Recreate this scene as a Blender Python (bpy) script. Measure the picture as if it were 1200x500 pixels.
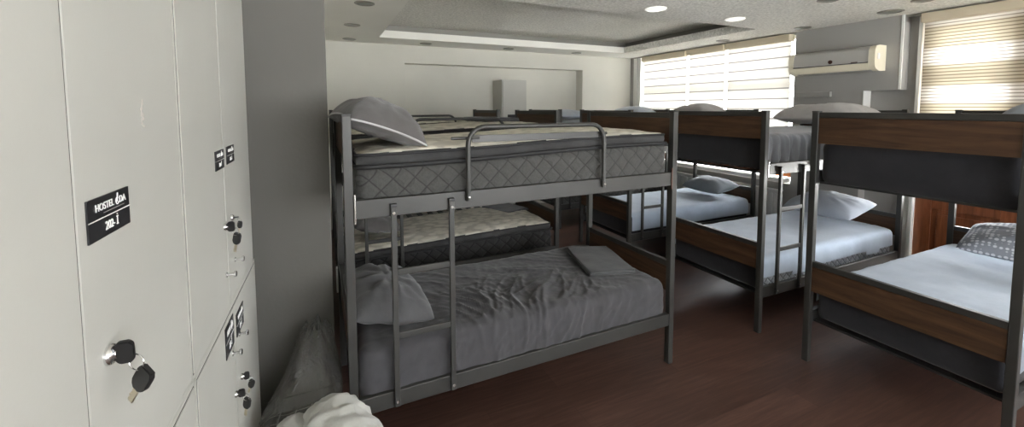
import bpy, bmesh, math, random
from mathutils import Vector, Matrix, noise
random.seed(7)
C = bpy.context.scene.collection
PI = math.pi
for o in list(bpy.data.objects): bpy.data.objects.remove(o)

# ------------------------------------------------------------------ camera
F, CY, PITCH, YAW, ROLL, EYE = 489.9, 158.86, .0671, .4266, -.0021, 1.6854
def camera():
    cd = bpy.data.cameras.new('camera'); o = bpy.data.objects.new('camera', cd); C.objects.link(o)
    fwd = Vector((math.sin(YAW), math.cos(YAW), 0)); right = Vector((math.cos(YAW), -math.sin(YAW), 0)); up = Vector((0, 0, 1))
    f2 = fwd*math.cos(PITCH) - up*math.sin(PITCH); u2 = up*math.cos(PITCH) + fwd*math.sin(PITCH)
    r3 = right*math.cos(ROLL) + u2*math.sin(ROLL); u3 = -right*math.sin(ROLL) + u2*math.cos(ROLL)
    m = Matrix((r3, u3, -f2)).transposed().to_4x4(); m.translation = Vector((0, 0, EYE))
    o.matrix_world = m
    cd.sensor_fit = 'HORIZONTAL'; cd.sensor_width = 36; cd.lens = F/1200*36
    cd.shift_y = -(250-CY)/1200; cd.clip_start = .02
    bpy.context.scene.camera = o
camera()
sc = bpy.context.scene
sc.view_settings.view_transform = 'Standard'; sc.view_settings.look = 'None'
sc.view_settings.gamma = 1; sc.view_settings.use_curve_mapping = False
sc.view_settings.exposure = 1.62

# ------------------------------------------------------------------ sky and window light
w = bpy.data.worlds.new('sky'); sc.world = w; w.use_nodes = True
bg = w.node_tree.nodes['Background']; bg.inputs[0].default_value = (.97, .975, 1, 1); bg.inputs[1].default_value = 5.0
def area(name, loc, size_y, size_z, power, col, rot):
    l = bpy.data.lights.new(name, 'AREA'); l.shape = 'RECTANGLE'; l.size = size_y; l.size_y = size_z
    l.energy = power; l.color = col
    o = bpy.data.objects.new(name, l); C.objects.link(o); o.location = loc; o.rotation_euler = rot
    o['kind'] = 'structure'
    return o
# daylight on the long window and balcony door (lamps tipped down), then added fill
D2 = math.radians
area('daylight_outside_long_window', (6.35, 4.6, 1.7), 3.6, 2.2, 70, (1, .965, .91), (0, D2(84), 0))
area('daylight_outside_balcony_door', (6.9, .9, 1.7), 6.0, 3.0, 260, (1, .965, .92), (0, D2(84), 0))
area('added_fill_near_window', (9.5, -1.7, -.2), 5.0, 2.6, 900, (1, .96, .88), (0, D2(97), 0))  # fill lamp added beyond the unseen near window, tipped up to brighten the room
area('added_fill_rear_windows', (2.5, -8, -.3), 7, 2.4, 420, (1, .96, .88), (D2(97), 0, 0))  # added fill lamp behind the viewer, shining in through the unseen rear windows

# ------------------------------------------------------------------ materials
M = {}
def mat(name, col, rough=.6, metal=0, spec=.5, coat=0):
    m = bpy.data.materials.new(name); m.use_nodes = True; b = m.node_tree.nodes['Principled BSDF']
    b.inputs['Base Color'].default_value = (*col, 1); b.inputs['Roughness'].default_value = rough
    b.inputs['Metallic'].default_value = metal; b.inputs['Specular IOR Level'].default_value = spec
    b.inputs['Coat Weight'].default_value = coat
    M[name] = m; return m
class N:
    def __init__(s, m): s.t = m.node_tree; s.b = s.t.nodes['Principled BSDF']; s.tc = s.n('ShaderNodeTexCoord')
    def n(s, k, **kw):
        x = s.t.nodes.new(k)
        for a, v in kw.items():
            if a.startswith('i_'): x.inputs[int(a[2:])].default_value = v
            else: setattr(x, a, v)
        return x
    def l(s, a, b): s.t.links.new(a, b)
    def noise(s, scale, detail=3, vec=None, sc3=None, rough=.5, dist=0):
        n = s.n('ShaderNodeTexNoise'); n.inputs['Scale'].default_value = scale; n.inputs['Detail'].default_value = detail
        n.inputs['Roughness'].default_value = rough; n.inputs['Distortion'].default_value = dist
        v = vec or s.tc.outputs['Object']
        if sc3:
            mp = s.n('ShaderNodeMapping'); mp.inputs['Scale'].default_value = sc3; s.l(v, mp.inputs[0]); v = mp.outputs[0]
        s.l(v, n.inputs['Vector']); return n.outputs['Fac']
    def ramp(s, fac, stops):
        r = s.n('ShaderNodeValToRGB'); e = r.color_ramp.elements
        while len(e) < len(stops): e.new(.5)
        for q, (p, c) in zip(e, stops): q.position = p; q.color = (*c, 1)
        s.l(fac, r.inputs[0]); return r.outputs[0]
    def bump(s, h, strength=.3, dist=.01, prev=None):
        b = s.n('ShaderNodeBump'); b.inputs['Strength'].default_value = strength; b.inputs['Distance'].default_value = dist
        s.l(h, b.inputs['Height'])
        if prev: s.l(prev, b.inputs['Normal'])
        return b.outputs[0]
    def math(s, op, a, b=None):
        m = s.n('ShaderNodeMath', operation=op)
        for i, v in enumerate((a, b)):
            if v is None: continue
            if isinstance(v, (int, float)): m.inputs[i].default_value = v
            else: s.l(v, m.inputs[i])
        return m.outputs[0]
    def sep(s):
        x = s.n('ShaderNodeSeparateXYZ'); s.l(s.tc.outputs['Object'], x.inputs[0]); return x.outputs

def plaster(name, col, amt=.05, bs=.15):
    m = mat(name, col, .85, 0, .25); n = N(m)
    f = n.noise(1.3, 4); a = [c*(1-amt) for c in col]; b = [min(1, c*(1+amt)) for c in col]
    n.l(n.ramp(f, [(.3, a), (.7, b)]), n.b.inputs['Base Color'])
    n.l(n.bump(n.noise(55, 3), bs, .004), n.b.inputs['Normal'])
    return m
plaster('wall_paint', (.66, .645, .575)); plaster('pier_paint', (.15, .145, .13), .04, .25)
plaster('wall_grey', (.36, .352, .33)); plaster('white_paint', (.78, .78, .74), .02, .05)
m = mat('ceiling_stipple', (.60, .595, .56), .95, 0, .1); n = N(m)
f = n.noise(85, 4, rough=.7); g = n.noise(38, 3)
n.l(n.ramp(n.noise(42, 4, rough=.7), [(.34, (.66, .645, .59)), (.66, (.99, .975, .91))]), n.b.inputs['Base Color'])
n.l(n.bump(g, .5, .011, n.bump(f, .6, .006)), n.b.inputs['Normal'])
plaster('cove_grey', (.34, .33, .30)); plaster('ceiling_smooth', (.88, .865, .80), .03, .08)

m = mat('laminate_floor', (.1, .05, .035), .36, 0, .5); n = N(m)
br = n.n('ShaderNodeTexBrick'); br.inputs['Scale'].default_value = 1; br.inputs['Brick Width'].default_value = 1.25
br.inputs['Row Height'].default_value = .19; br.inputs['Mortar Size'].default_value = .0016; br.offset = .37
br.inputs['Color1'].default_value = (.28, .28, .28, 1); br.inputs['Color2'].default_value = (.9, .9, .9, 1); br.inputs['Mortar'].default_value = (0, 0, 0, 1)
n.l(n.tc.outputs['Object'], br.inputs['Vector'])
gr = n.noise(9, 6, sc3=(.35, 5, 1), rough=.65, dist=.6)
base = n.ramp(gr, [(.25, (.050, .024, .0175)), (.5, (.090, .046, .034)), (.78, (.15, .083, .063))])
mx = n.n('ShaderNodeMix', data_type='RGBA', blend_type='MULTIPLY'); mx.inputs[0].default_value = .45
n.l(base, mx.inputs[6]); n.l(br.outputs['Color'], mx.inputs[7]); n.l(mx.outputs[2], n.b.inputs['Base Color'])
n.l(n.ramp(gr, [(.2, (.30, .30, .30)), (.8, (.46, .46, .46))]), n.b.inputs['Roughness'])
n.l(n.bump(br.outputs['Fac'], .15, .002, n.bump(gr, .12, .002)), n.b.inputs['Normal'])

def wood(name, a, b, c, sc3, rough=.5, coord_scale=14):
    m = mat(name, b, rough, 0, .3); n = N(m)
    f = n.noise(coord_scale, 6, sc3=sc3, rough=.65, dist=1.2)
    n.l(n.ramp(f, [(.25, a), (.5, b), (.75, c)]), n.b.inputs['Base Color'])
    n.l(n.bump(f, .15, .002), n.b.inputs['Normal'])
wood('walnut_panel', (.028, .014, .008), (.070, .036, .019), (.115, .062, .034), (1, .12, 1.4))
wood('brown_timber', (.10, .030, .012), (.19, .062, .025), (.28, .10, .042), (1, 1, .12), .35, 18)
wood('orange_timber', (.35, .12, .035), (.50, .18, .06), (.62, .25, .09), (1, .15, 1), .4, 18)

m = mat('bed_steel', (.135, .135, .125), .42, .35, .5); n = N(m)
n.l(n.ramp(n.noise(3, 3), [(.3, (.040, .040, .037)), (.7, (.060, .0595, .055))]), n.b.inputs['Base Color'])
n.l(n.bump(n.noise(260, 2), .12, .001), n.b.inputs['Normal'])
mat('dark_steel', (.035, .035, .035), .45, .5); mat('chrome', (.75, .75, .75), .18, 1)
mat('brown_bracket', (.10, .045, .03), .4, .5); mat('key_plastic', (.008, .008, .009), .35)
mat('key_blade', (.72, .66, .52), .28, 1); mat('black_plate', (.012, .012, .014), .35)
mat('plate_print', (.85, .85, .83), .5); mat('piping_black', (.012, .012, .013), .7)
mat('piping_silver', (.42, .42, .41), .6); mat('ac_plastic', (.80, .74, .58), .4); mat('ac_grey', (.46, .45, .42), .35)
mat('radiator_white', (.72, .73, .72), .35); mat('pvc_white', (.8, .8, .78), .4); mat('gap_black', (.01, .01, .01), .9)
mat('cream_cassette', (.62, .54, .40), .5); mat('dark_trim', (.03, .03, .03), .6)
m = mat('locker_enamel', (.70, .70, .65), .42, 0, .4); n = N(m)
n.l(n.bump(n.noise(140, 3), .12, .002), n.b.inputs['Normal'])
n.l(n.ramp(n.noise(2.5, 3), [(.3, (.47, .465, .425)), (.7, (.505, .50, .455))]), n.b.inputs['Base Color'])
m = mat('scuff', (.55, .50, .45), .7)

def fabric(name, col, wscale=420, bs=.25, var=.14, sheen=.25, rough=.85, soft=22):
    m = mat(name, col, rough, 0, .15); n = N(m); n.b.inputs['Sheen Weight'].default_value = sheen
    a = [c*(1-var) for c in col]; b = [min(1, c*(1+var)) for c in col]
    n.l(n.ramp(n.noise(7, 5, rough=.6), [(.3, a), (.7, b)]), n.b.inputs['Base Color'])
    b1 = n.bump(n.noise(soft, 4, dist=.8), .25, .006)
    n.l(n.bump(n.noise(wscale, 2), bs, .001, b1), n.b.inputs['Normal'])
    return m
fabric('sheet_charcoal', (.060, .059, .063)); fabric('topper_edge', (.045, .045, .045), var=.3); fabric('pillow_charcoal', (.078, .078, .081))
fabric('pillow_grey', (.108, .102, .099), var=.10); fabric('sheet_blue_grey', (.40, .47, .56), var=.05)
fabric('sheet_steel', (.19, .20, .225), var=.08); fabric('pillow_pale', (.42, .46, .52), var=.05)
fabric('pillow_linen', (.38, .365, .35), var=.06); fabric('pillow_slate', (.22, .245, .27), var=.08)
fabric('blanket_grey', (.075, .077, .078)); fabric('quilt_white', (.50, .50, .465), var=.08, soft=55, bs=.5)
fabric('sheet_dark', (.022, .022, .026)); fabric('blanket_pale', (.28, .30, .33), var=.06)

def quilted(name, col, line, period=.12, zk=1.15, strength=.8):
    m = mat(name, col, .85, 0, .15); n = N(m); n.b.inputs['Sheen Weight'].default_value = .2
    x, y, z = n.sep()
    h = n.math('ADD', x, y); zz = n.math('MULTIPLY', z, zk)
    def tri(v): return n.math('PINGPONG', n.math('MULTIPLY', v, 1/period), .5)
    d = n.math('MINIMUM', tri(n.math('ADD', h, zz)), tri(n.math('SUBTRACT', h, zz)))
    gro = n.math('MINIMUM', n.math('MULTIPLY', d, 4.0), 1.0)
    cr = n.ramp(d, [(0, line), (.025, line), (.055, col)])
    fz = n.noise(90, 4, rough=.7)
    mx = n.n('ShaderNodeMix', data_type='RGBA', blend_type='MULTIPLY'); mx.inputs[0].default_value = .6
    n.l(cr, mx.inputs[6]); n.l(n.ramp(fz, [(.3, (.55, .55, .55)), (.7, (1, 1, 1))]), mx.inputs[7])
    n.l(mx.outputs[2], n.b.inputs['Base Color'])
    n.l(n.bump(gro, strength, .01, n.bump(n.noise(300, 2), .3, .001)), n.b.inputs['Normal'])
quilted('quilt_grey', (.075, .075, .071), (.042, .042, .04), .108, 1.05, .45); quilted('quilt_dark', (.045, .045, .045), (.015, .015, .015))
quilted('quilt_pale', (.34, .37, .41), (.07, .08, .10), .075)
m = mat('quilt_cream', (.50, .48, .41), .8, 0, .15); n = N(m)
v = n.n('ShaderNodeTexVoronoi', feature='SMOOTH_F1'); v.inputs['Scale'].default_value = 15; v.inputs['Smoothness'].default_value = .35
mp = n.n('ShaderNodeMapping'); mp.inputs['Scale'].default_value = (.8, 1.1, 1); n.l(n.tc.outputs['Object'], mp.inputs[0]); n.l(mp.outputs[0], v.inputs['Vector'])
n.l(n.ramp(v.outputs['Distance'], [(0, (.74, .70, .61)), (.45, (.70, .665, .575)), (.65, (.52, .49, .42))]), n.b.inputs['Base Color'])
n.l(n.bump(n.math('SUBTRACT', 1.0, v.outputs['Distance']), .5, .015), n.b.inputs['Normal'])

m = mat('pillow_honeycomb', (.3, .32, .36), .85); n = N(m)
v = n.n('ShaderNodeTexVoronoi'); v.inputs['Scale'].default_value = 34; v.inputs['Randomness'].default_value = .2
n.l(n.tc.outputs['Object'], v.inputs['Vector'])
n.l(n.ramp(v.outputs['Distance'], [(0, (.66, .68, .72)), (.33, (.62, .64, .68)), (.42, (.25, .265, .30))]), n.b.inputs['Base Color'])
m = mat('checked_cloth', (.14, .14, .14), .9); n = N(m)
x, y, z = n.sep()
def line_(vv, p): return n.math('LESS_THAN', n.math('PINGPONG', n.math('MULTIPLY', vv, 1/p), .5), .045)
ln = n.math('MAXIMUM', line_(x, .07), line_(y, .07))
n.l(n.ramp(ln, [(0, (.13, .13, .125)), (1, (.45, .45, .43))]), n.b.inputs['Base Color'])

def film(name, col, gl, tr=.8, bumpy=True, nsc=14):
    m = bpy.data.materials.new(name); m.use_nodes = True; t = m.node_tree; t.nodes.clear()
    out = t.nodes.new('ShaderNodeOutputMaterial'); a = t.nodes.new('ShaderNodeBsdfTransparent'); a.inputs[0].default_value = (*col, 1)
    g = t.nodes.new('ShaderNodeBsdfGlossy'); g.inputs['Roughness'].default_value = gl
    d = t.nodes.new('ShaderNodeBsdfDiffuse'); d.inputs[0].default_value = (.5, .5, .47, 1)
    fr = t.nodes.new('ShaderNodeFresnel'); fr.inputs[0].default_value = 1.45
    m1 = t.nodes.new('ShaderNodeMixShader'); m2 = t.nodes.new('ShaderNodeMixShader')
    m2.inputs[0].default_value = 1-tr
    t.links.new(fr.outputs[0], m1.inputs[0]); t.links.new(a.outputs[0], m1.inputs[1]); t.links.new(g.outputs[0], m1.inputs[2])
    t.links.new(m1.outputs[0], m2.inputs[1]); t.links.new(d.outputs[0], m2.inputs[2]); t.links.new(m2.outputs[0], out.inputs[0])
    if bumpy:
        tc = t.nodes.new('ShaderNodeTexCoord'); no = t.nodes.new('ShaderNodeTexNoise'); no.inputs['Scale'].default_value = nsc
        no.inputs['Distortion'].default_value = 2.5; bu = t.nodes.new('ShaderNodeBump'); bu.inputs['Distance'].default_value = .03
        bu.inputs['Strength'].default_value = 1
        t.links.new(tc.outputs['Object'], no.inputs[0]); t.links.new(no.outputs[0], bu.inputs['Height'])
        for x in (fr, g): t.links.new(bu.outputs[0], x.inputs['Normal'])
    M[name] = m; return m
film('plastic_film', (.95, .95, .93), .22, .84, True, 7); film('window_glass', (.97, .985, 1), .02, 1.0, False)

def blind_mat(name, cream, kind):
    m = bpy.data.materials.new(name); m.use_nodes = True; t = m.node_tree; b = t.nodes['Principled BSDF']; n = N(m)
    out = t.nodes['Material Output']; x, y, z = n.sep()
    if kind == 'roman':
        l = n.math('PINGPONG', n.math('MULTIPLY', z, 1/.128), .5)
        col = n.ramp(l, [(0, (.30, .27, .23)), (.05, (.34, .31, .27)), (.075, cream), (1, cream)])
        tra = .05
        fac = n.ramp(l, [(0, (.0, .0, .0)), (.1, (.004, .004, .004))])
    else:
        fine = n.math('PINGPONG', n.math('MULTIPLY', z, 1/.030), .5)
        band = n.math('PINGPONG', n.math('MULTIPLY', z, 1/.36), .5)
        c1 = n.ramp(fine, [(0, (.30, .27, .22)), (.12, (.34, .31, .26)), (.2, (.74, .71, .63))])
        c2 = n.ramp(band, [(0, (1, 1, 1)), (.16, (1, 1, 1)), (.26, (.62, .57, .47)), (1, (.62, .57, .47))])
        mx = n.n('ShaderNodeMix', data_type='RGBA', blend_type='MULTIPLY'); mx.inputs[0].default_value = 1
        n.l(c1, mx.inputs[6]); n.l(c2, mx.inputs[7]); col = mx.outputs[2]
        fac = n.ramp(band, [(0, (.012, .012, .012)), (.16, (.012, .012, .012)), (.24, (.0, .0, .0))])
    d = n.n('ShaderNodeBsdfDiffuse'); tl = n.n('ShaderNodeBsdfTranslucent'); tp = n.n('ShaderNodeBsdfTransparent')
    n.l(col, d.inputs[0]); n.l(col, tl.inputs[0])
    m1 = n.n('ShaderNodeMixShader'); m1.inputs[0].default_value = .12 if kind == 'roman' else .20; n.l(d.outputs[0], m1.inputs[1]); n.l(tl.outputs[0], m1.inputs[2])
    m2 = n.n('ShaderNodeMixShader'); n.l(fac, m2.inputs[0]); n.l(m1.outputs[0], m2.inputs[1]); n.l(tp.outputs[0], m2.inputs[2])
    n.l(m2.outputs[0], out.inputs[0]); M[name] = m
blind_mat('blind_roman', (.90, .86, .77), 'roman'); blind_mat('blind_zebra', (.9, .86, .78), 'zebra')
def emit(name, col, s):
    m = bpy.data.materials.new(name); m.use_nodes = True; b = m.node_tree.nodes['Principled BSDF']
    b.inputs['Base Color'].default_value = (.8, .8, .78, 1)
    b.inputs['Emission Color'].default_value = (*col, 1); b.inputs['Emission Strength'].default_value = s; M[name] = m
emit('led_on', (1, .98, .92), .22)
mat('led_off', (.25, .25, .22), .35); mat('led_ring', (.30, .29, .25), .35, .3)

# ------------------------------------------------------------------ mesh helpers
def box(bm, x0, x1, y0, y1, z0, z1, bev=0, seg=2):
    r = bmesh.ops.create_cube(bm, size=1)
    for v in r['verts']: v.co = Vector(((x0+x1)/2+v.co.x*(x1-x0), (y0+y1)/2+v.co.y*(y1-y0), (z0+z1)/2+v.co.z*(z1-z0)))
    if bev:
        es = {e for v in r['verts'] for e in v.link_edges}
        bmesh.ops.bevel(bm, geom=list(es), offset=bev, segments=seg, affect='EDGES', profile=.5)
def tube(bm, pts, r, seg=10, ry=None, cap=True):
    pts = [Vector(p) for p in pts]; rings = []; prev = None
    for i, p in enumerate(pts):
        d = (pts[min(i+1, len(pts)-1)] - pts[max(i-1, 0)]).normalized()
        if prev is None:
            a = Vector((0, 0, 1)) if abs(d.z) < .9 else Vector((0, 1, 0)); u = d.cross(a).normalized()
        else: u = (prev - d*prev.dot(d)).normalized()
        prev = u; v = d.cross(u); rr = r[i] if isinstance(r, (list, tuple)) else r; r2 = ry or rr
        rings.append([bm.verts.new(p + u*math.cos(2*PI*k/seg)*rr + v*math.sin(2*PI*k/seg)*r2) for k in range(seg)])
    for a, b in zip(rings, rings[1:]):
        for k in range(seg): bm.faces.new((a[k], a[(k+1) % seg], b[(k+1) % seg], b[k]))
    if cap: bm.faces.new(rings[0][::-1]); bm.faces.new(rings[-1])
def disc(bm, c, axis, r, h, seg=24, r2=None):
    c = Vector(c); a = Vector(axis).normalized()
    tube(bm, [c, c+a*h*.7, c+a*h], [r, r, r2 if r2 is not None else r*.85], seg)
def mk(name, bm, m, parent=None, smooth=True, loc=None):
    me = bpy.data.meshes.new(name); bmesh.ops.recalc_face_normals(bm, faces=bm.faces); bm.to_mesh(me); bm.free()
    me.materials.append(M[m] if isinstance(m, str) else m)
    o = bpy.data.objects.new(name, me); C.objects.link(o)
    if smooth:
        for p in me.polygons: p.use_smooth = True
        if len(me.polygons) < 2500:
            me.set_sharp_from_angle(angle=math.radians(50))
            md = o.modifiers.new('normals', 'WEIGHTED_NORMAL'); md.keep_sharp = True; md.weight = 80
    if parent: o.parent = parent
    if loc: o.location = loc
    return o
def B(): return bmesh.new()
def mkbox(name, m, parent, *a, bev=0, **k):
    b = B(); box(b, *a, bev=bev); return mk(name, b, m, parent, smooth=bev > 0, **k)
def thing(name, label, cat, loc=(0, 0, 0), rz=0, group=None):
    o = bpy.data.objects.new(name, None); C.objects.link(o); o.location = loc; o.rotation_euler = (0, 0, rz)
    o.empty_display_size = .1; return tag(o, label, cat, group)
def tag(o, label, cat, group=None):
    o['label'] = label; o['category'] = cat
    if group: o['group'] = group
    return o
def struct(name, bm, m, parent=None, smooth=False):
    o = mk(name, bm, m, parent, smooth)
    if not parent: o['kind'] = 'structure'
    return o
def kids(o): return [c for c in bpy.data.objects if c.parent == o]
def dup(o, parent=None):
    c = o.copy(); C.objects.link(c)
    if parent: c.parent = parent
    for ch in kids(o): dup(ch, c)
    return c

# ------------------------------------------------------------------ room shell
XW, YB, ZC, XL, YP = 5.25, 6.22, 2.59, .03, 2.55
b = B(); box(b, -1.2, 6.0, -3.2, 6.9, -.06, 0); struct('floor', b, 'laminate_floor')
TX0, TX1, TY0, TY1 = .70, 4.63, 3.32, 5.66
b = B()   # lower ceiling with the rectangular tray cut through it
box(b, TX0, 5.7, -3.2, TY0, ZC, ZC+.095); box(b, TX1, 5.7, TY0, TY1, ZC, ZC+.095)
struct('ceiling', b, 'ceiling_stipple')
b = B(); box(b, -1.2, TX0, -3.2, TY1, ZC, ZC+.095); box(b, -1.2, 5.7, TY1, 6.9, ZC, ZC+.095)
struct('ceiling_border', b, 'ceiling_smooth')
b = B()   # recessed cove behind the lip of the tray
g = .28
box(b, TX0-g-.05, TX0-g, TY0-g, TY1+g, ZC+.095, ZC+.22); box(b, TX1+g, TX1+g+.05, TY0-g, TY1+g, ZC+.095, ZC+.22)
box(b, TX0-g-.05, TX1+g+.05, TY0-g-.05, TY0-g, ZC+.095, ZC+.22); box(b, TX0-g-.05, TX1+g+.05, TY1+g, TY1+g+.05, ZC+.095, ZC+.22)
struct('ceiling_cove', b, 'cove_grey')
b = B(); box(b, TX0-g-.05, TX1+g+.05, TY0-g-.05, TY1+g+.05, ZC+.215, ZC+.26)
struct('ceiling_tray', b, 'ceiling_stipple')
b = B()   # far wall with its shallow niche
box(b, XL-.1, 1.12, YB, YB+.25, 0, ZC); box(b, 4.19, XW+.2, YB, YB+.25, 0, ZC)
box(b, 1.12, 4.19, YB, YB+.25, 2.335, ZC); box(b, 1.12, 4.19, YB+.20, YB+.3, 0, 2.34)
struct('wall_back', b, 'wall_paint')
b = B(); box(b, XL-.15, XL, YP+.12, YB, 0, ZC); struct('wall_left', b, 'wall_paint')
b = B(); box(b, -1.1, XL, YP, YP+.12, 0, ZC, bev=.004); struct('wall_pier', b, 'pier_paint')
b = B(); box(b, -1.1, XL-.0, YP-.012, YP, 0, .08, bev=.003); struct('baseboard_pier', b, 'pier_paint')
b = B(); box(b, -1.12, -1.0, -3.2, YP, 0, ZC); struct('wall_side', b, 'wall_paint')
b = B(); box(b, -1.1, .4, -3.2, -3.08, 0, ZC); box(b, 4.6, 5.7, -3.2, -3.08, 0, ZC); box(b, .4, 4.6, -3.2, -3.08, 0, .8); box(b, .4, 4.6, -3.2, -3.08, 2.45, ZC)
struct('wall_front', b, 'wall_paint')
b = B()   # window wall
XO = XW+.22
box(b, XW, XO, 3.24, 6.25, 0, .73); box(b, XW, XO, 6.03, 6.25, .73, ZC); box(b, XW, XO, 3.24, 6.03, 2.575, ZC)
box(b, XW, XO, 2.21, 3.24, 1.855, ZC); box(b, XW, XO, 2.52, 3.24, 0, 1.855); box(b, XW+.13, XO, 2.12, 2.52, 0, ZC)
box(b, XW+.05, XO, -.35, 2.21, 2.57, ZC); box(b, XW, XO, -1.2, -.35, 0, ZC)
box(b, XW, XO, -3.2, -1.2, 0, .75); box(b, XW, XO, -3.2, -3.0, .75, ZC); box(b, XW, XO, -3.0, -1.2, 2.5, ZC)
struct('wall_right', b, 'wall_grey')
b = B(); box(b, XW+.10, XW+.14, 2.115, 2.215, 0, 1.10, bev=.004); struct('trim_1', b, 'white_paint')
b = B(); box(b, XW-.10, XW+.03, 3.26, 6.03, .75, .80, bev=.006); struct('trim_2', b, 'white_paint')      # long window sill
b = B(); box(b, XW-.02, XW+.02, 5.93, 6.0, .77, 2.57, bev=.004); box(b, XW-.012, XW+.0, 6.04, 6.12, .1, 2.57); struct('trim_3', b, 'white_paint')
b = B(); box(b, XW-.006, XW+.004, 2.205, 2.224, 1.86, ZC); box(b, XW-.006, XW+.14, 2.512, 2.52, 1.1, 1.855); struct('trim_4', b, 'white_paint')

# long window: timber frame, mullions, panes
def window(idx, y0, y1, z0, z1, mulls, wmat, x=XW+.10):
    b = B(); t = .05
    box(b, x, x+.06, y0, y1, z1-t, z1, bev=.006)
    for q in [y0+t/2, y1-t/2]+mulls: box(b, x+.002, x+.058, q-t/2, q+t/2, z0, z1, bev=.006)
    ztr = 1.93
    box(b, x+.004, x+.056, y0, y1, ztr, ztr+.07, bev=.005)
    o = struct('window_%d' % idx, b, wmat)
    b = B(); box(b, x-.004, x+.064, y0, y1, z0, z0+.095, bev=.006); struct('bottom_rail', b, 'orange_timber', o, True)
    ys = [y0]+mulls+[y1]
    for a, c in zip(ys, ys[1:]):
        b = B(); box(b, x+.026, x+.032, a+.03, c-.03, z0+.08, z1-.06); struct('pane', b, 'window_glass', o)
window(1, 3.26, 6.0, .80, 2.57, [4.19, 4.875], 'white_paint')
window(3, -3.0, -1.2, .75, 2.5, [-2.1], 'white_paint')  # unseen near window, added to let fill light in
# balcony door: timber leaves, panel below, glass above
def door_leaf(idx, y0, y1, handle):
    x = XW+.17; b = B(); st = .125
    box(b, x, x+.05, y0, y0+st, 0.02, 2.55, bev=.004); box(b, x, x+.05, y1-st, y1, 0.02, 2.55, bev=.004)
    box(b, x, x+.05, y0+st, y1-st, .02, .20, bev=.004); box(b, x, x+.05, y0+st, y1-st, .69, .785, bev=.004)
    box(b, x, x+.05, y0+st, y1-st, 2.43, 2.55, bev=.004); box(b, x+.015, x+.035, y0+st-.01, y1-st+.01, .19, .70)
    box(b, x+.006, x+.03, y0+st+.04, y1-st-.04, .24, .645, bev=.008)
    box(b, x, x+.05, y0+st, y1-st, 1.93, 1.98, bev=.004)
    o = struct('door_%d' % idx, b, 'brown_timber')
    b = B(); box(b, x+.022, x+.028, y0+st-.01, y1-st+.01, .78, 2.45); struct('pane', b, 'window_glass', o)
    if handle:
        b = B(); box(b, x-.012, x, y1-.085, y1-.045, .60, .80, bev=.004)
        tube(b, [(x-.005, y1-.065, .735), (x-.06, y1-.065, .735), (x-.065, y1-.075, .735), (x-.065, y1-.18, .735)], .011, 10)
        struct('door_handle', b, 'pvc_white', o, True)
door_leaf(1, 1.40, 2.11, False); door_leaf(2, .69, 1.395, True); door_leaf(3, -.02, .685, False)
b = B()
for x0 in (.4, 1.8, 3.2):
    box(b, x0, x0+.06, -3.17, -3.12, .8, 2.45); box(b, x0+1.34, x0+1.40, -3.17, -3.12, .8, 2.45)
    box(b, x0, x0+1.4, -3.17, -3.12, .8, .87); box(b, x0, x0+1.4, -3.17, -3.12, 2.38, 2.45)
o = struct('window_4', b, 'orange_timber')  # rear windows out of view, put in as an opening for fill light
b = B(); box(b, .42, 4.58, -3.15, -3.144, .82, 2.43); struct('pane', b, 'window_glass', o)
b = B(); box(b, XW+.10, XW+.19, -.33, -.03, 0, 2.56, bev=.004); struct('trim_5', b, 'brown_timber')
b = B(); box(b, XW+.08, XW+.12, 2.095, 2.125, 0, 2.56, bev=.004); struct('trim_6', b, 'white_paint')

# blinds
def blind(y0, y1, zb, label, fab, x=XW+.02, zt=2.572, group=None, pleat=.128):
    t = thing('window_blind', label, 'blind', (x, y0, 0), group=group); wd = y1-y0
    b = B(); box(b, -.075, .035, -.01, wd+.01, zt-.085, zt, bev=.008); mk('cassette', b, 'cream_cassette', t)
    b = B(); n = int((zt-.08-zb)/(pleat/4)); rows = []
    for i in range(n+1):
        z = zt-.08-(zt-.08-zb)*i/n
        xx = -.012*abs(((z/pleat) % 1)-.5)*2 if fab == 'blind_roman' else -.002*math.sin(z*210)
        rows.append([b.verts.new((xx, wd*j/8, z)) for j in range(9)])
    for r0, r1 in zip(rows, rows[1:]):
        for j in range(8): b.faces.new((r0[j], r0[j+1], r1[j+1], r1[j]))
    mk('blind_fabric', b, fab, t)
    b = B(); tube(b, [(-.004, 0, zb-.008), (-.004, wd, zb-.008)], .013, 10); mk('bottom_bar', b, 'cream_cassette', t)
    return t
BZ = 1.28
blind(3.30, 4.175, BZ, 'wide pleated off-white blind of the long window, the one beside the air conditioner', 'blind_roman', group='pleated blinds on the long window')
blind(4.225, 4.86, BZ, 'narrow middle pleated off-white blind of the long window', 'blind_roman', group='pleated blinds on the long window')
blind(4.91, 5.86, BZ, 'pleated off-white blind of the long window, nearest the far wall', 'blind_roman', group='pleated blinds on the long window')
blind(.02, 2.07, BZ, 'large beige zebra-striped blind over the brown balcony door', 'blind_zebra', x=XW+.06)

# radiator under the long window
t = thing('radiator', 'white ribbed panel radiator under the long window', 'radiator', (XW-.10, 3.30, 0))
b = B(); box(b, -.02, .06, 0, 2.3, .14, .64, bev=.01)
for i in range(46): box(b, -.032, -.018, .02+i*.05, .045+i*.05, .17, .61, bev=.004)
mk('panel', b, 'radiator_white', t)
b = B(); box(b, -.03, .07, -.004, 2.304, .64, .652, bev=.003); mk('top_grille', b, 'radiator_white', t)
b = B(); tube(b, [(.03, -.04, 0), (.03, -.04, .20), (.03, 0, .20)], .009); mk('pipe', b, 'pvc_white', t)
b = B(); tube(b, [(.03, -.04, .14), (.03, -.04, .21)], .02); mk('valve', b, 'pvc_white', t)

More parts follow.
